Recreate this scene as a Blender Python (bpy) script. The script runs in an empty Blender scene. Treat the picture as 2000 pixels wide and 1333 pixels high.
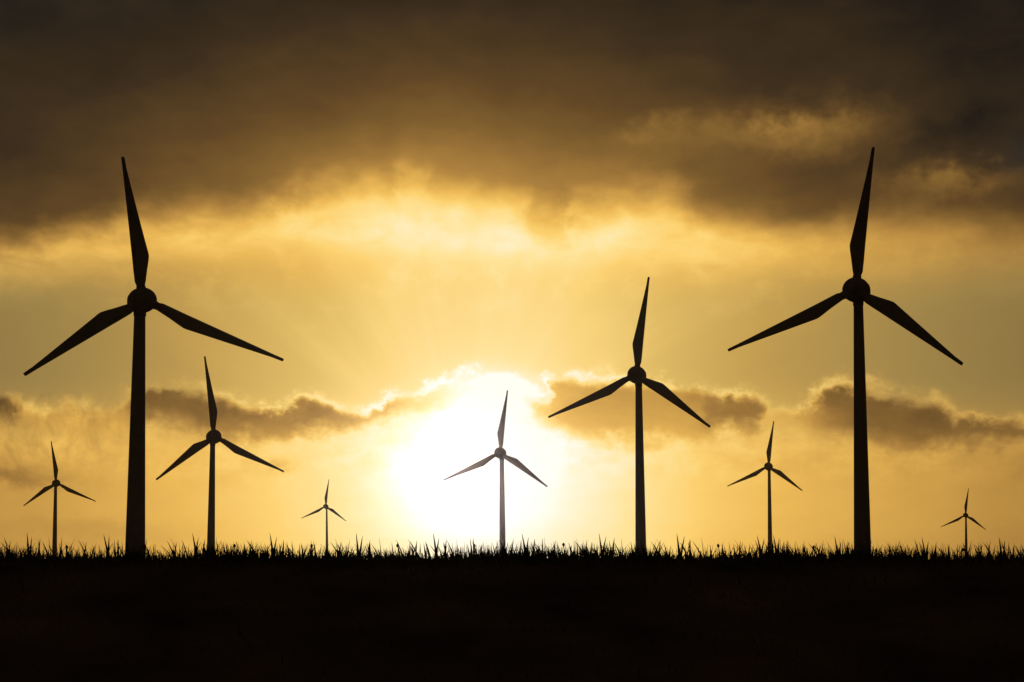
import bpy, bmesh, math, random
from mathutils import Matrix, Vector

R = math.radians
C = bpy.context.scene.collection
SC = bpy.context.scene

# ------------------------------------------------------------------ camera
LENS, W, H, F, YH, CAMZ = 50.0, 2000, 1333, 2000 * 50 / 36, 1092, 1.2
cam_data = bpy.data.cameras.new('camera')
cam = bpy.data.objects.new('camera', cam_data)
C.objects.link(cam)
cam.location = (0, 0, CAMZ)
cam.rotation_euler = (R(90), 0, 0)               # level camera with a lens shift, verticals stay vertical
cam_data.lens = LENS
cam_data.sensor_width = 36
cam_data.shift_y = (YH - H / 2) / W
cam_data.clip_start = 0.05
cam_data.clip_end = 60000
SC.camera = cam


def ang(px, py):
    """direction (azimuth, elevation) of a point of the photograph"""
    a = math.atan((px - 1000) / F)
    e = math.atan((YH - py) / F * math.cos(a))
    return a, e


SUN_AZ, SUN_EL = ang(882, 928)

# ------------------------------------------------------------------ world: evening sky with clouds
world = bpy.data.worlds.new('World')
SC.world = world
world.use_nodes = True
NT = world.node_tree
NT.nodes.clear()
K = F / 100                                        # sky angles in steps of 1/27.8 radian


class N:
    """a float socket with arithmetic"""
    def __init__(s, sock): s.s = sock
    def __add__(s, o): return mth('ADD', s, o)
    def __radd__(s, o): return mth('ADD', s, o)
    def __sub__(s, o): return mth('SUBTRACT', s, o)
    def __rsub__(s, o): return mth('SUBTRACT', o, s)
    def __mul__(s, o): return mth('MULTIPLY', s, o)
    def __rmul__(s, o): return mth('MULTIPLY', s, o)
    def __truediv__(s, o): return mth('DIVIDE', s, o)


def put(sock, v):
    if isinstance(v, N): NT.links.new(v.s, sock)
    else: sock.default_value = v


def mth(op, a, b=None, c=None, clamp=False):
    n = NT.nodes.new('ShaderNodeMath'); n.operation = op; n.use_clamp = clamp
    put(n.inputs[0], a)
    if b is not None: put(n.inputs[1], b)
    if c is not None: put(n.inputs[2], c)
    return N(n.outputs[0])


def gauss(x, width):
    q = x / width
    return mth('POWER', 2.718, (q * q) * -1.0)


def step(x, a, b, smooth=True):
    n = NT.nodes.new('ShaderNodeMapRange')
    n.interpolation_type = 'SMOOTHSTEP' if smooth else 'LINEAR'
    put(n.inputs['Value'], x)
    n.inputs['From Min'].default_value = a; n.inputs['From Max'].default_value = b
    n.inputs['To Min'].default_value = 0; n.inputs['To Max'].default_value = 1
    return N(n.outputs[0])


def xyz(x, y, z):
    n = NT.nodes.new('ShaderNodeCombineXYZ')
    put(n.inputs[0], x); put(n.inputs[1], y); put(n.inputs[2], z)
    return n.outputs[0]


def noise(vec, scale, detail=4, rough=0.55, dist=0.0):
    n = NT.nodes.new('ShaderNodeTexNoise')
    n.noise_dimensions = '3D'
    NT.links.new(vec, n.inputs['Vector'])
    n.inputs['Scale'].default_value = scale
    n.inputs['Detail'].default_value = detail
    n.inputs['Roughness'].default_value = rough
    n.inputs['Distortion'].default_value = dist
    return N(n.outputs[0])


def curve(x, pts, lo, hi, x0=-4.0, x1=24.0):
    """piecewise smooth function of x through pts (x, y)"""
    n = NT.nodes.new('ShaderNodeFloatCurve')
    put(n.inputs['Value'], mth('DIVIDE', x - x0, x1 - x0, clamp=True))
    cv = n.mapping.curves[0]
    q = [((a - x0) / (x1 - x0), (b - lo) / (hi - lo)) for a, b in pts]
    q = [(0, q[0][1])] + q + [(1, q[-1][1])]
    cv.points[0].location = q[0]; cv.points[1].location = q[-1]
    for a, b in q[1:-1]: cv.points.new(a, b)
    for p in cv.points: p.handle_type = 'AUTO_CLAMPED'
    n.mapping.update()
    return N(n.outputs[0]) * (hi - lo) + lo


def lin(c): return tuple(((v / 255) / 12.92 if v / 255 <= .04045 else ((v / 255 + .055) / 1.055) ** 2.4) for v in c) + (1,)


def ramp(t, stops):
    n = NT.nodes.new('ShaderNodeValToRGB')
    put(n.inputs[0], t)
    e = n.color_ramp.elements
    n.color_ramp.interpolation = 'LINEAR'
    while len(e) > 1: e.remove(e[0])
    e[0].position = stops[0][0]; e[0].color = lin(stops[0][1])
    for p, c in stops[1:]:
        k = e.new(p); k.color = lin(c)
    return n.outputs[0]


def U(px, py):                                     # where a photo point lies in the sky coordinates
    a, e = ang(px, py)
    return 10 + K * a, 10.92 - K * e


tc = NT.nodes.new('ShaderNodeTexCoord')
sep = NT.nodes.new('ShaderNodeSeparateXYZ')
NT.links.new(tc.outputs['Generated'], sep.inputs[0])
DX, DY, DZ = N(sep.outputs[0]), N(sep.outputs[1]), N(sep.outputs[2])
AZ = mth('ARCTAN2', DX, DY)
EL = mth('ARCSINE', DZ)
u0 = AZ * K + 10
v0 = EL * (-K) + 10.92
pos = xyz(u0, v0, 0.0)
posw = xyz(u0 * 0.55, v0, 3.7)                     # clouds stretched sideways

na = noise(posw, 0.75, 3, .55)
nb = noise(xyz(u0 * .8, v0, 8.3), 1.9, 5, .6)
nc = noise(xyz(u0 * .45, v0, 1.3), 2.6, 6, .62, .4)
nf = noise(xyz(u0 * .9, v0, 6.6), 4.6, 4, .6)
nd = noise(xyz(u0, v0, 5.1), 1.15, 4, .55, .3)
# wobbled coordinates give the edges their billows
u = u0 + (nd - .5) * 1.1 + (nb - .5) * .6 + (nf - .5) * .3
v = v0 + (na - .5) * .75 + (nb - .5) * .66 + (nf - .5) * .3

su, sv = U(893, 922)
rx, ry = u0 - (su + .5), v0 - (sv - .15)
r = mth('SQRT', rx * rx + ry * ry * 1.15)


def P(pts):                                        # [(px, py)] -> curve points of edge height over azimuth
    return [U(a, b) for a, b in pts]


def Q(pts, py):                                    # [(px, value)] -> curve points at that height
    return [(U(a, py)[0], b) for a, b in pts]


# --- clear evening sky between the cloud banks (brightness as seen, 0..1)
t_mid = curve(u0, Q([(-400, .40), (0, .46), (300, .555), (600, .69), (800, .77), (960, .80), (1150, .75), (1350, .655), (1600, .555), (1800, .49), (2000, .44), (2400, .38)], 640), 0, 1.2)
t_low = curve(u0, Q([(-400, .52), (0, .575), (200, .635), (400, .715), (600, .80), (760, .855), (930, .885), (1080, .875), (1250, .825), (1400, .745), (1600, .665), (1800, .60), (2000, .53), (2400, .5)], 1000), 0, 1.2)
lowmix = step(v0, 7.4, 9.0)
t = t_mid + (t_low - t_mid) * lowmix
t = t + gauss(r, 1.5) * .13 + gauss(r, 2.9) * .08
t = t + gauss(u0 - 9.65, .95) * gauss(v0 - 7.75, .42) * .13
t = t - step(v0, 10.0, 11.2) * .035 + (nc - .5) * .05 * step(v0, 7.6, 8.6)

# --- faint rays spreading from the sun
ra = mth('ARCTAN2', v0 - sv, u0 - su)
rays = noise(xyz(ra * 2.2, r * .04, 2.0), 2.4, 3, .6)
t = t + (rays - .5) * .075 * step(r, 1.2, 3.0) * (1.0 - step(r, 5.5, 9.0)) * (1.0 - step(v0, 7.0, 8.0))

# --- bright streaks under the upper deck
band_c = curve(u0, P([(-300, 520), (0, 510), (300, 462), (600, 440), (800, 455), (1000, 465), (1200, 460), (1400, 480), (1650, 495), (1850, 500), (2300, 520)]), 0, 14)
band_a = curve(u0, Q([(-300, .12), (0, .16), (300, .15), (600, .12), (1000, .09), (1300, .12), (1500, .11), (1700, .07), (2000, .05)], 470), 0, .3)
bd = v0 + (na - .5) * .7 - band_c
band = gauss(mth('MAXIMUM', bd, 0.0), .55) * gauss(mth('MINIMUM', bd, 0.0), .9)
t = t + band * band_a * (nc * 1.5 + .3)
wisps = step(nb * .6 + na * .5, .55, .72) * gauss(v0 - 5.6, .8)
t = t + wisps * .035

# --- lower line of small clouds, dark bodies with lit tops
top_e = curve(u, P([(-300, 770), (0, 765), (40, 775), (70, 800), (110, 775), (160, 790), (215, 790), (262, 765), (330, 752), (400, 765), (460, 770), (520, 790), (570, 765), (640, 780), (720, 800), (760, 775), (830, 772), (890, 745),
                   (950, 735), (1010, 738), (1050, 755), (1100, 722), (1160, 732), (1230, 742), (1330, 752), (1420, 765), (1480, 768), (1515, 800), (1550, 800), (1590, 772), (1660, 755), (1740, 768), (1830, 790), (1890, 812), (1960, 808), (2050, 815), (2300, 800)]), 0, 14)
bot_e = curve(u, P([(-300, 830), (0, 820), (60, 835), (150, 860), (240, 850), (320, 820), (420, 842), (560, 838), (700, 830), (800, 815), (900, 800), (1000, 790), (1060, 820), (1110, 850), (1200, 862), (1300, 855), (1400, 835), (1500, 822), (1560, 830), (1640, 848), (1760, 850), (1900, 848), (2050, 846), (2300, 840)]), 0, 14)
dark = curve(u, Q([(-300, .2), (-20, .20), (20, .15), (50, .02), (100, .0), (230, .02), (275, .15), (340, .215), (420, .235), (560, .26), (680, .27), (730, .22), (790, .13), (860, .08), (900, .02), (1000, .01), (1035, .07), (1075, .20), (1150, .20), (1250, .16), (1330, .13), (1385, .21), (1450, .22), (1495, .16), (1520, .02), (1560, .04), (1600, .12), (1680, .19), (1760, .20), (1860, .20), (1930, .18), (1970, .15), (2050, .16), (2300, .15)], 800), 0, .4)
rim = curve(u, Q([(-300, .05), (0, .07), (80, .13), (150, .12), (240, .10), (330, .09), (420, .12), (560, .16), (700, .16), (800, .15), (900, .16), (1000, .16), (1100, .18), (1200, .18), (1350, .17), (1450, .18), (1530, .07), (1580, .19), (1680, .16), (1800, .14), (2000, .14)], 780), 0, .4)
d_top = v - top_e
body = step(d_top, -.02, .22) * (1.0 - step(v - bot_e, -.25, .30))
t = t - body * dark * (.45 + nc * .5 + nb * .65)
t = t + gauss(d_top - .05, .14) * rim * step(nb + (nc - .5) * .5, .3, .64)
# haze of lit shreds hanging beneath them
shred = step(v - bot_e, -.2, .25) * (1.0 - step(v0, 8.9, 9.8))
t = t + shred * (nb - .45) * .22
wisp = noise(xyz(u0 * 1.5 + (na - .5) * 1.5, v0 * .8, 11.0), 1.6, 5, .6, .8)
t = t + (wisp - .48) * .34 * step(3.2 - u0, 0, 1.2) * step(v, 7.6, 8.1) * (1.0 - step(v0, 8.7, 9.6))
# pale drifting shreds on the left and a thin dark bar low on the left
t = t - gauss(v - 9.42, .16) * step(2.6 - u, 0, 2.2) * .12 - gauss(v - 9.05, .13) * gauss(u - 5.5, .28) * .09
t = t - gauss(v - 10.45, .2) * gauss(u - 2.2, 1.6) * .04

# --- upper cloud deck
edge = curve(u, P([(-300, 490), (0, 488), (110, 456), (180, 440), (280, 418), (380, 422), (470, 420), (540, 408), (590, 388), (660, 382), (710, 372), (760, 385), (800, 368), (850, 392), (940, 405), (1020, 412), (1055, 440), (1085, 442), (1120, 415), (1220, 405), (1310, 398), (1380, 428), (1480, 442), (1600, 452), (1720, 432), (1820, 430), (1900, 435), (2000, 440), (2300, 450)]), 0, 14)
depth = edge - (v0 + (na - .5) * .9 + (nb - .5) * .35)                                   # how far above the edge
g = gauss(u0 - 8.9, 5.6)
deck = .06 + step(v0, -1.5, 4.6, False) * .175 + g * step(v0, .2, 4.7, False) * .33
deck = deck + g * .02 + gauss(mth('MAXIMUM', depth, 0.0), .75) * .05
deck = deck + (na - .5) * .10 + (nc - .5) * .06 - step(7.0 - u0, 0, 6.0) * .02
# lit gaps on the right hand side of the deck
wr = gauss(v - 2.95, .42) * gauss(u - 15.6, 1.8) * .19 + gauss(v - 3.95, .32) * gauss(u - 18.3, 1.2) * .17 + gauss(v - 2.9, .3) * gauss(u - 12.6, .9) * .07
wr = wr - gauss(v - 3.1, .45) * gauss(u - 18.8, .9) * .06
deck = deck + wr * (nb * 1.6 + .2)
deck = deck - step(u0, 13.5, 20.0) * .035
cover = step(depth, -.42, .62)
t = t + (deck - t) * cover

# --- brightness to colour: cloud colours and the slightly greener clear sky
t = mth('MAXIMUM', t, .05)
warm = ramp(t, [(0, (8, 7, 6)), (.10, (34, 28, 22)), (.2, (63, 48, 30)), (.3, (96, 70, 37)), (.4, (132, 98, 48)), (.5, (172, 128, 62)), (.6, (206, 158, 74)), (.7, (238, 186, 88)), (.78, (254, 210, 112)), (.86, (255, 228, 152)), (.93, (255, 241, 200)), (1.0, (255, 252, 240))])
clear = ramp(t, [(0, (8, 8, 6)), (.2, (66, 58, 38)), (.4, (128, 107, 62)), (.5, (162, 134, 74)), (.6, (197, 159, 83)), (.7, (224, 186, 100)), (.78, (250, 212, 124)), (.86, (255, 226, 152)), (.93, (255, 240, 200)), (1.0, (255, 252, 240))])
blueish = gauss(v0 - 3.6, .35) * gauss(u0 - 19.9, .6) * .7 + step(2.6 - v0 - u0 * .25, 0, 3.0) * .6
cool = ramp(t, [(0, (8, 8, 8)), (.2, (52, 50, 44)), (.4, (108, 100, 78)), (.6, (180, 160, 110)), (1, (255, 252, 240))])


def mix(a, b, f):
    n = NT.nodes.new('ShaderNodeMix'); n.data_type = 'RGBA'
    put(n.inputs[0], f)
    NT.links.new(a, n.inputs[6]); NT.links.new(b, n.inputs[7])
    return n.outputs[2]


isclear = (1.0 - cover) * (1.0 - body) * (1.0 - step(v0, 7.6, 9.2)) * step(v0, 4.9, 6.2)
col = mix(mix(warm, clear, isclear), cool, blueish)

# the low sun's own brightness behind the thin cloud, over-exposed in the photograph
core = gauss(r, .7) * .1 + 1.0
front = step(DY, -.1, .6)                          # the lit half of the sky; the other half is plain dusk sky
sky = NT.nodes.new('ShaderNodeTexSky')
sky.sky_type = 'NISHITA'
sky.sun_disc = False
sky.sun_elevation = SUN_EL
sky.sun_rotation = SUN_AZ
sky.air_density = 1.5
sky.dust_density = 3.0


def scale(colsock, f):
    n = NT.nodes.new('ShaderNodeVectorMath'); n.operation = 'SCALE'
    NT.links.new(colsock, n.inputs[0]); put(n.inputs['Scale'], f)
    return n.outputs[0]


lit = scale(col, core * 10.0)
dusk = scale(sky.outputs[0], .12)
dn = NT.nodes.new('ShaderNodeVectorMath'); dn.operation = 'ADD'   # brown cloud deck lit from afar
NT.links.new(dusk, dn.inputs[0]); dn.inputs[1].default_value = (.42, .21, .14)
dusk = dn.outputs[0]
bg = NT.nodes.new('ShaderNodeBackground')
bg.inputs['Strength'].default_value = 0.1
NT.links.new(mix(dusk, lit, front), bg.inputs['Color'])
out = NT.nodes.new('ShaderNodeOutputWorld')
NT.links.new(bg.outputs[0], out.inputs['Surface'])

# ------------------------------------------------------------------ sun lamp and exposure
sun_data = bpy.data.lights.new('sun', 'SUN')
sun_data.energy = 0.26
sun_data.angle = R(0.5)
sun_data.color = (1.0, .86, .66)
sun = bpy.data.objects.new('sun', sun_data)
C.objects.link(sun)
sd = Vector((math.sin(SUN_AZ) * math.cos(SUN_EL), math.cos(SUN_AZ) * math.cos(SUN_EL), math.sin(SUN_EL)))
sun.rotation_euler = sd.to_track_quat('Z', 'Y').to_euler()
sun.location = (-30, 300, 60)
SC.view_settings.view_transform = 'Standard'
SC.view_settings.look = 'None'
SC.view_settings.exposure = 0
SC.view_settings.gamma = 1
SC.cycles.sample_clamp_indirect = 0
SC.cycles.sample_clamp_direct = 0
SC.view_settings.use_curve_mapping = False


# ------------------------------------------------------------------ materials
def material(name, base, rough=.6, spec=.3, var=.25, scale_=3.0, coord='Object', translucent=0):
    m = bpy.data.materials.new(name); m.use_nodes = True
    nt = m.node_tree
    b = nt.nodes['Principled BSDF']
    b.inputs['Roughness'].default_value = rough
    b.inputs['Specular IOR Level'].default_value = spec
    t_ = nt.nodes.new('ShaderNodeTexCoord')
    n = nt.nodes.new('ShaderNodeTexNoise')
    n.inputs['Scale'].default_value = scale_; n.inputs['Detail'].default_value = 6
    nt.links.new(t_.outputs[coord], n.inputs['Vector'])
    rp = nt.nodes.new('ShaderNodeValToRGB')
    lo = [c * (1 - var) for c in base]; hi = [c * (1 + var) for c in base]
    rp.color_ramp.elements[0].position = .3; rp.color_ramp.elements[0].color = (*lo, 1)
    rp.color_ramp.elements[1].position = .7; rp.color_ramp.elements[1].color = (*hi, 1)
    nt.links.new(n.outputs[0], rp.inputs[0])
    nt.links.new(rp.outputs[0], b.inputs['Base Color'])
    return m


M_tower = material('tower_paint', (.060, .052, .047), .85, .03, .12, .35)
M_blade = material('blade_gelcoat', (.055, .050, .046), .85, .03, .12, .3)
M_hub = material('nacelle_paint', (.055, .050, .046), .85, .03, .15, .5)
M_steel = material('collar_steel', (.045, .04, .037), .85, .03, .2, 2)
M_grass = material('grass_blades', (.045, .05, .02), .9, .02, .45, 2.5)
M_soil = material('field_soil', (.07, .055, .04), 1.0, .0, .5, 1.2)
M_stem = material('dry_stem', (.07, .055, .03), .8, .1, .3, 40)
M_bud = material('dry_bud', (.06, .04, .025), .85, .1, .4, 120)


# ------------------------------------------------------------------ helpers
def link(name, bm, mat, parent=None, smooth=True):
    me = bpy.data.meshes.new(name)
    bmesh.ops.recalc_face_normals(bm, faces=bm.faces)
    bm.to_mesh(me); bm.free()
    me.materials.append(mat)
    if smooth: me.shade_smooth()
    o = bpy.data.objects.new(name, me)
    C.objects.link(o)
    o.parent = parent
    return o


def rings(bm, secs, cap=True):
    """loft closed rings of points"""
    vs = [[bm.verts.new(p) for p in s] for s in secs]
    n = len(vs[0])
    for a, b in zip(vs, vs[1:]):
        for i in range(n):
            bm.faces.new((a[i], a[(i + 1) % n], b[(i + 1) % n], b[i]))
    if cap:
        bm.faces.new(vs[0][::-1]); bm.faces.new(vs[-1])


def circle(c, rad, ax=(0, 0, 1), n=32, sx=1.0):
    ax = Vector(ax).normalized()
    e1 = ax.orthogonal().normalized() if abs(ax.z) < .99 else Vector((1, 0, 0))
    e2 = ax.cross(e1)
    return [Vector(c) + e1 * rad * sx * math.cos(2 * math.pi * i / n) + e2 * rad * math.sin(2 * math.pi * i / n) for i in range(n)]


# ------------------------------------------------------------------ ground: one sheet to the horizon
def ground_z(x, y):
    """a bank rising before the camera to a crest ten metres out, then a shallow field"""
    wob = .003 * math.sin(x * 1.3 + 1) + .003 * math.sin(x * 3.1 + y * .7) + .002 * math.sin(x * 7.3 + y * 2.1)
    if y < 4: z = .0
    elif y < 10:
        s = (y - 4) / 6
        z = 1.193 * (s * s * (3 - 2 * s) * .35 + s * .65)
    elif y < 13: z = 1.193
    else:
        s = min(1, (y - 13) / 60)
        z = 1.193 - .75 * s * s * (3 - 2 * s)
    fade = 1 if 2 < y < 40 else .3
    return z + wob * fade


xs = sorted(set([-820, -350, -150, -70, -40, -25] + [i * .25 for i in range(-64, 65)] + [25, 40, 70, 150, 350, 820]))
ys = [-60, -15, -4, 0, 2, 3] + [4 + .25 * i for i in range(0, 45)] + [16, 18, 21, 25, 30, 36, 44, 55, 75, 110, 170, 260, 400, 700, 1100, 1460]
bm = bmesh.new()
gv = [[bm.verts.new((x, y, ground_z(x, y))) for x in xs] for y in ys]
for j in range(len(ys) - 1):
    for i in range(len(xs) - 1):
        bm.faces.new((gv[j][i], gv[j][i + 1], gv[j + 1][i + 1], gv[j + 1][i]))
ground = link('ground', bm, M_soil)
ground['kind'] = 'structure'

# ------------------------------------------------------------------ turbines
RAD = 42.0
# r/R, chord/R, leading edge offset/R, thickness ratio, twist (deg)
BL = [(.060, .052, .026, 1.0, 0), (.098, .052, .026, .95, 0), (.13, .056, .0275, .72, 7), (.20, .068, .0265, .46, 9), (.27, .081, .0245, .34, 8), (.305, .086, .0235, .31, 7), (.325, .0855, .023, .29, 6.5),
      (.36, .0815, .0223, .27, 6), (.5, .066, .019, .23, 4), (.65, .050, .0155, .2, 2.5), (.8, .034, .012, .18, 1), (.92, .0215, .0092, .17, 0), (.985, .0190, .0085, .17, 0), (.997, .0172, .0078, .16, 0), (1.0, .0135, .0062, .15, 0)]


def blade_mesh(mirror):
    bm = bmesh.new()
    secs = []
    n = 20
    for q, ch, le, th, tw in BL:
        wide = 1.27 if q > .12 else 1.0
        ch *= RAD * wide; le *= RAD * wide
        ring = []
        for i in range(n):
            a = 2 * math.pi * i / n
            cx = math.cos(a)                       # +1 leading edge, -1 trailing edge
            thick = math.sin(a) * ch * th * .5
            if th < .9: thick *= (.55 + .45 * cx) ** .5 if cx > -1 else 0
            x = le - ch * (1 - cx) / 2
            cs, sn = math.cos(R(tw)), math.sin(R(tw))
            p = Vector((x * cs - thick * sn, thick * cs + x * sn, q * RAD))
            if mirror: p.x = -p.x
            ring.append(p)
        secs.append(ring)
    rings(bm, secs)
    return bm


def collar_mesh():
    bm = bmesh.new()
    z = RAD
    rings(bm, [circle((0, 0, .079 * z), .0285 * z), circle((0, 0, .090 * z), .0292 * z), circle((0, 0, .0905 * z), .0300 * z), circle((0, 0, .096 * z), .0300 * z), circle((0, 0, .0975 * z), .0275 * z)])
    return bm


def spinner_mesh():
    bm = bmesh.new()
    prof = []
    rb = 3.7
    for i in range(15):                            # rounded nose towards -Y
        a = math.pi * .5 * i / 14
        prof.append((-rb * 1.05 * math.cos(a), rb * math.sin(a)))
    prof[0] = (prof[0][0], .05)
    prof += [(.9, rb), (1.35, rb * .985), (1.4, rb * .93)]
    rings(bm, [circle((0, y, 0), rr, (0, 1, 0), 40) for y, rr in prof])
    return bm


def nacelle_mesh():
    bm = bmesh.new()
    prof = [(1.45, 2.9), (1.5, 3.2), (1.9, 3.32), (3.2, 3.3), (4.1, 3.0), (4.8, 2.4), (5.2, 1.7), (5.35, .8)]
    secs = []
    for y, rr in prof:
        ring = []
        for i in range(40):                        # squarish round section
            a = 2 * math.pi * i / 40
            c, s = math.cos(a), math.sin(a)
            k = (abs(c) ** 2.6 + abs(s) ** 2.6) ** (-1 / 2.6)
            ring.append((rr * c * k * .96, y, rr * s * k * .96 - .1))
        secs.append(ring)
    rings(bm, secs)
    return bm


def tower_mesh(top, base_half, top_half, lean_to):
    """from the origin at the foot to the point `top`, tapering"""
    bm = bmesh.new()
    secs = []
    n = 24
    for i in range(n + 1):
        s = i / n
        c = Vector(top) * s
        rr = base_half + (top_half - base_half) * s
        secs.append(circle(c, rr, n=40))
    rings(bm, secs)
    return bm


def flange_mesh(c, rr, h):
    bm = bmesh.new()
    c = Vector(c)
    rings(bm, [circle(c, rr * .96), circle(c + Vector((0, 0, .06)), rr), circle(c + Vector((0, 0, h - .06)), rr), circle(c + Vector((0, 0, h)), rr * .97)])
    return bm


protos = {}


def place(mesh_key, make, name, mat, parent, matrix):
    """first use builds the mesh, later ones copy the object and share it"""
    if mesh_key not in protos:
        o = link(name, make(), mat, parent)
        protos[mesh_key] = o
    else:
        o = protos[mesh_key].copy()
        C.objects.link(o)
        o.parent = parent
    o.matrix_parent_inverse = Matrix.Identity(4)
    o.matrix_basis = matrix
    return o


TURB = [  # mirrored, distance, hub x, hub z, yaw, tilt, roll, width, cone, foot px, tower radii px (top, foot), label
    (1, 423.3, -109.90, 78.27, 33.3, 4.4, 82.2, 1.117, 4.9, 263.5, (9.6, 17.6), 'big dark wind turbine with thick tower, tallest on the left, one tip against dark cloud'),
    (1, 737.3, -154.33, 64.59, 36.5, 7.7, 84.6, 0.990, 3.2, 411.5, (4.8, 8.2), 'middle-sized dark wind turbine just right of the thick left tower, before a dark cloud strip'),
    (1, 1409.7, -451.62, 76.32, 40.0, 8.0, 85.0, 1.030, 2.8, 106.3, (2.7, 4.7), 'small dark wind turbine at the far left edge, its blades left of the thick tower'),
    (0, 2184.8, -286.30, 81.82, 16.3, 8.8, 86.0, 1.031, 1.4, 638.8, (1.45, 2.75), 'tiny distant wind turbine on pale yellow sky left of the white sun glow'),
    (0, 939.0, -7.99, 71.20, 21.6, 9.0, 85.4, 1.025, 2.4, 981.8, (4.1, 6.2), 'greyish sunlit wind turbine standing inside the white sun glow, one blade bleached pale'),
    (0, 603.6, 52.75, 79.38, 27.0, 7.4, 84.1, 1.025, 3.0, 1252.0, (6.2, 10.7), 'tall dark wind turbine right of the sun glow, its hub level with bright rimmed clouds'),
    (0, 1303.1, 234.77, 85.96, 32.0, 8.8, 85.2, 1.011, 2.7, 1504.4, (2.7, 4.7), 'small dark wind turbine just left of the biggest black tower on the right'),
    (0, 427.7, 103.28, 82.16, 36.2, 3.0, 81.8, 1.045, 4.6, 1685.0, (8.6, 16.2), 'biggest black wind turbine on the right, thick tower rising past a dark cloud strip'),
    (0, 2205.6, 703.23, 68.97, 41.7, 7.9, 85.6, 1.011, 2.6, 1887.3, (1.6, 2.9), 'tiny distant wind turbine at the far right beyond the biggest black tower'),
]
for mir, D, cx, cz, yaw, tilt, roll, sx, cone, foot, (wt, wb), lab in TURB:
    size = .44 if D > 2100 and cx < 0 else .58 if D > 2100 else .9 if D > 1350 else 1.0   # the field holds some smaller machines
    D, cx, cz = D * size, cx * size, CAMZ + (cz - CAMZ) * size
    back = min(4.0, 1.2 / math.sin(R(yaw)))                                     # tower axis behind the rotor plane
    sgn = -1 if mir else 1
    axis = Vector((sgn * math.sin(R(yaw)) * math.cos(R(tilt)), math.cos(R(yaw)) * math.cos(R(tilt)), -math.sin(R(tilt))))
    by = D + axis.y * back * size
    bx = (foot - 1000) * by / F
    bz = ground_z(bx, by) - .3
    root = bpy.data.objects.new('wind_turbine', None)
    root.empty_display_size = 3
    C.objects.link(root)
    root.location = (bx, by, bz)
    root.scale = (sx * size, size, size)
    root['label'] = lab; root['category'] = 'wind turbine'; root['group'] = 'wind turbines standing across the field'
    hub = Vector(((cx - bx) / sx, D - by, cz - bz)) / size
    top = hub + axis * back + Vector((0, 0, -2.6))
    ppm = F / by * size
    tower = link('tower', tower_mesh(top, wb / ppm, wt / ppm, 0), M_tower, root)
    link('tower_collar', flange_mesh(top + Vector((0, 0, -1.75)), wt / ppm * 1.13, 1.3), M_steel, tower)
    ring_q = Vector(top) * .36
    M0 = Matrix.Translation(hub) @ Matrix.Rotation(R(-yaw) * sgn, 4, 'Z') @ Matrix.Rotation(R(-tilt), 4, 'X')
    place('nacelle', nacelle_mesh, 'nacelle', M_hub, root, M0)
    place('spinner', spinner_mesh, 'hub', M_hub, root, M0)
    for k in range(3):
        a = roll + 120 * k
        Mk = M0 @ Matrix.Rotation(R(90 - a) * sgn, 4, 'Y') @ Matrix.Rotation(R(cone), 4, 'X')
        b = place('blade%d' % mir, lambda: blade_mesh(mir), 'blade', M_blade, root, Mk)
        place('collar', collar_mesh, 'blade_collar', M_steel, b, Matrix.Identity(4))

# ------------------------------------------------------------------ grass on the crest
rnd = random.Random(11)
gb_v, gb_f = [], []


def grass_blade(x, y, h, lean_x, lean_y, w, curl=.35, segs=4, face=None):
    """a tapering leaf, wide at the foot, bending towards its lean"""
    z = ground_z(x, y) - .015
    fa = rnd.uniform(-1.0, 1.0) if face is None else face
    dx, dy = math.cos(fa) * w / 2, math.sin(fa) * w / 2
    base = len(gb_v)
    for i in range(segs + 1):
        s = i / segs
        b = s * (1 - curl) + s * s * curl
        px, py, pz = x + lean_x * b, y + lean_y * b, z + h * (s - .12 * curl * s * s)
        ww = (1 - s) ** .75 * (1 - .15 * s) if s < 1 else .03
        if i == segs:
            gb_v.append((px, py, pz))
        else:
            gb_v.append((px - dx * ww, py - dy * ww, pz)); gb_v.append((px + dx * ww, py + dy * ww, pz + .001))
    for i in range(segs - 1):
        a = base + 2 * i
        gb_f.append((a, a + 1, a + 3, a + 2))
    a = base + 2 * (segs - 1)
    gb_f.append((a, a + 1, a + 2))


def clump(x): return .5 + .28 * math.sin(x * 2.9 + .6) + .22 * math.sin(x * 6.7 + 2.0) + .15 * math.sin(x * 13.9)


M_PX = 10.0 / F                                     # one photo pixel on the crest, in metres
for i in range(12500):                               # short dense growth
    x = rnd.uniform(-7.5, 7.5)
    y = rnd.triangular(9.6, 10.9, 10.1)
    c = clump(x)
    if rnd.random() > .5 + .6 * c: continue
    h = rnd.triangular(.04, .135, .075) * (.7 + .65 * c)
    grass_blade(x, y, h, rnd.gauss(0, .028), rnd.gauss(0, .02), rnd.uniform(.005, .011), rnd.uniform(.1, .7), 3)
for i in range(2100):                               # middle growth, leaning every way
    x = rnd.uniform(-7.5, 7.5)
    y = rnd.uniform(9.5, 11.2)
    h = rnd.triangular(.09, .175, .115) * (.8 + .35 * clump(x + .3))
    grass_blade(x, y, h, rnd.gauss(0, .045), rnd.gauss(0, .03), rnd.uniform(.007, .014), rnd.uniform(.0, .8))
for i in range(9000):                               # low fill at the foot
    x = rnd.uniform(-7.5, 7.5)
    y = rnd.triangular(9.4, 11.2, 10.1)
    grass_blade(x, y, rnd.uniform(.02, .068), rnd.gauss(0, .026), rnd.gauss(0, .02), rnd.uniform(.006, .011), rnd.uniform(.2, .8), 3)
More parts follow.
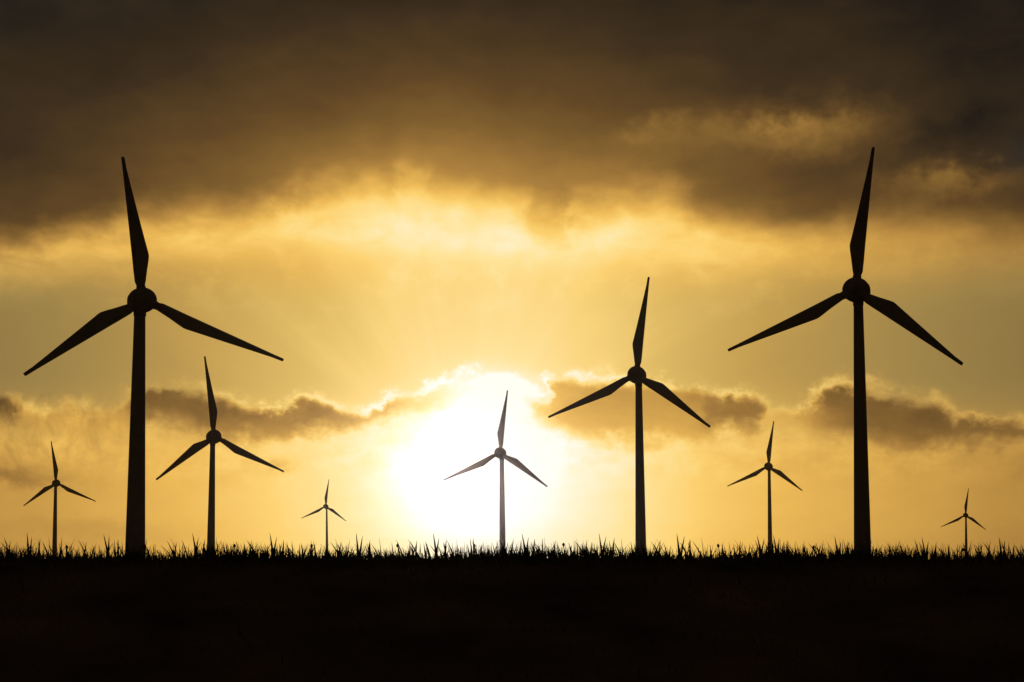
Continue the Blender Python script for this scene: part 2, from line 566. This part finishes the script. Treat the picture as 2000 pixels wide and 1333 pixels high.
for i in range(5201):                               # the shaded bank in front
    x = rnd.uniform(-6, 6)
    y = rnd.uniform(6.0, 9.6)
    grass_blade(x, y, rnd.uniform(.03, .09), rnd.gauss(0, .03), rnd.gauss(0, .03), rnd.uniform(.005, .01), rnd.uniform(.2, .8), 3)


def tall(px, top_py, lean, w, y=10.0, curl=.3):
    """a single long leaf whose tip stands at that height above the crest"""
    x = (px - lean - 1000) * y / F
    z = CAMZ + (YH - top_py) * y / F
    h = (z - (ground_z(x, y) - .015)) / (1 - .12 * curl)
    grass_blade(x, y, h, lean * M_PX, rnd.uniform(-.02, .02), w * 1.4, curl, 6, rnd.uniform(-.25, .25))


for x0, e in [(51, 0), (202, 1), (375, 0), (526, 0), (695, 0), (846, 0), (1019, -1), (1170, -1), (1322, 0), (1479, 3), (1509, 5), (1630, 7), (1799, 8), (1950, 8), (-110, 4), (2105, 6), (-260, 2), (2260, 4)]:
    j = lambda s: rnd.uniform(-s, s)
    tall(x0, 1040 + e + j(1.5), -9 + j(3), .018, 10 + j(.25), .1)
    tall(x0 + 14 + j(2), 1047 + e + j(3), 7 + j(3), .017, 10 + j(.25), .1)
    tall(x0 + 20 + j(2), 1057 + e + j(4), -7 + j(4), .012, 10 + j(.25), .15)
    tall(x0 + 28 + j(3), 1051 + e + j(3), 3 + j(3), .018, 10 + j(.2), .1)
    tall(x0 + 27 + j(3), 1058 + e + j(4), -20 + j(5), .013, 10 + j(.2), .3)
    tall(x0 + 45 + j(3), 1049 + e + j(3), -5 + j(3), .006, 10 + j(.2), .2)
    tall(x0 + 66 + j(5), 1060 + e + j(4), -4 + j(4), .011, 10 + j(.2), .2)
    tall(x0 - 30 + j(4), 1055 + e + j(3), 6 + j(3), .014, 10 + j(.2), .2)
    tall(x0 - 48 + j(4), 1056 + e + j(4), -24 + j(6), .014, 10 + j(.2), .3)
    tall(x0 - 44 + j(4), 1052 + e + j(4), -20 + j(6), .006, 10 + j(.2), .2)
    tall(x0 - 14 + j(4), 1061 + e + j(4), 9 + j(6), .009, 10 + j(.2), .4)
for i in range(330):                                # scattered longer leaves between them
    px = rnd.uniform(-600, 2600)
    tall(px, rnd.triangular(1046, 1072, 1063), rnd.gauss(0, 11), rnd.uniform(.008, .014), 10 + rnd.uniform(-.3, .4), rnd.uniform(.1, .5))
me = bpy.data.meshes.new('grass')
me.from_pydata(gb_v, [], gb_f)
me.materials.append(M_grass)
grass = bpy.data.objects.new('grass', me)
C.objects.link(grass)
grass['kind'] = 'stuff'; grass['label'] = 'dark uneven grass silhouetted along the crest'; grass['category'] = 'grass'

# ------------------------------------------------------------------ round-headed stalks standing in the grass
stem_proto = bud_proto = None
STALKS = [
    (132, 1066, 'round-headed stalk in the grass between the far left small turbine and the thick left tower'),
    (283, 1066, 'round-headed stalk touching the right edge of the thick left tower'),
    (456, 1063, 'round-headed stalk right of the middle-sized turbine beside the thick left tower'),
    (607, 1063, 'round-headed stalk just left of the tiny turbine beside the sun glow'),
    (777, 1063, 'round-headed stalk midway between the tiny turbine and the sunlit turbine'),
    (927, 1063, 'round-headed stalk just left of the tower of the sunlit turbine in the glow'),
    (1101, 1061, 'round-headed stalk between the sunlit turbine and the tall turbine right of it'),
    (1404, 1063, 'round-headed stalk left of the small turbine on the right, past the tall one'),
    (1590, 1066, 'round-headed stalk between the small right turbine and the biggest black tower'),
    (1711, 1072, 'round-headed stalk just right of the foot of the biggest black tower'),
    (1880, 1071, 'round-headed stalk beside the left edge of the tiny far right turbine tower'),
]
for px, py, lab in STALKS:
    y = 9.95
    x = (px - 1000) * y / F
    z0 = ground_z(x, y)
    h = CAMZ + (YH - py) * y / F - z0
    root = bpy.data.objects.new('seed_stalk', None)
    root.empty_display_size = .05
    C.objects.link(root)
    root.location = (x, y, z0)
    root['label'] = lab; root['category'] = 'seed stalk'; root['group'] = 'round-headed stalks rising from the grass'
    if stem_proto is None:
        bm = bmesh.new()
        rings(bm, [circle((.004 * math.sin(3 * s), 0, s - .02), .0022 * (1 - .35 * s), n=8) for s in [i / 10 for i in range(11)]])
        stem = stem_proto = link('stem', bm, M_stem, root)
        bm = bmesh.new()
        prof = [(-.0125, .0025), (-.010, .006), (-.005, .0088), (.001, .0092), (.006, .0078), (.0085, .0052), (.010, .0058), (.0125, .0040), (.0135, .001)]
        rings(bm, [circle((0, 0, z), rr, n=14, sx=.95) for z, rr in prof])
        for i in range(14):                        # little bristles round the head
            a = rnd.uniform(0, 6.28); zz = rnd.uniform(-.006, .008)
            d = Vector((math.cos(a), math.sin(a), rnd.uniform(-.1, .8))).normalized()
            p = Vector((math.cos(a) * .0078, math.sin(a) * .0078, zz))
            rings(bm, [circle(p, .0011, d, 5), circle(p + d * .0045, .0003, d, 5)])
        bud = bud_proto = link('seed_head', bm, M_bud, root)
    else:
        stem = stem_proto.copy(); C.objects.link(stem); stem.parent = root
        bud = bud_proto.copy(); C.objects.link(bud); bud.parent = root
    stem.scale = (1, 1, h / 1.0)
    bud.location = (.004 * math.sin(3), 0, h - .012)
    root.rotation_euler = (0, rnd.uniform(-.06, .06), rnd.uniform(-.4, .4))

# ------------------------------------------------------------------ thin air volume added to imitate lens glare over the turbines
bm = bmesh.new()
bmesh.ops.create_cube(bm, size=1)
for v_ in bm.verts:
    v_.co = Vector((v_.co.x * 1700, 710 + v_.co.y * 1560, 65 + v_.co.z * 132))
hm = bpy.data.materials.new('glare_air'); hm.use_nodes = True
hm.node_tree.nodes.clear()
ho = hm.node_tree.nodes.new('ShaderNodeOutputMaterial')
pv = hm.node_tree.nodes.new('ShaderNodeVolumePrincipled')
pv.inputs['Color'].default_value = (.9, .80, .92, 1)
pv.inputs['Density'].default_value = 2.7e-5
pv.inputs['Anisotropy'].default_value = .97
hm.node_tree.links.new(pv.outputs[0], ho.inputs['Volume'])
glare_haze = link('glare_haze', bm, hm, smooth=False)
glare_haze['kind'] = 'stuff'
glare_haze['label'] = 'thin added air volume imitating lens glare round the low sun'
glare_haze['category'] = 'glare_haze'
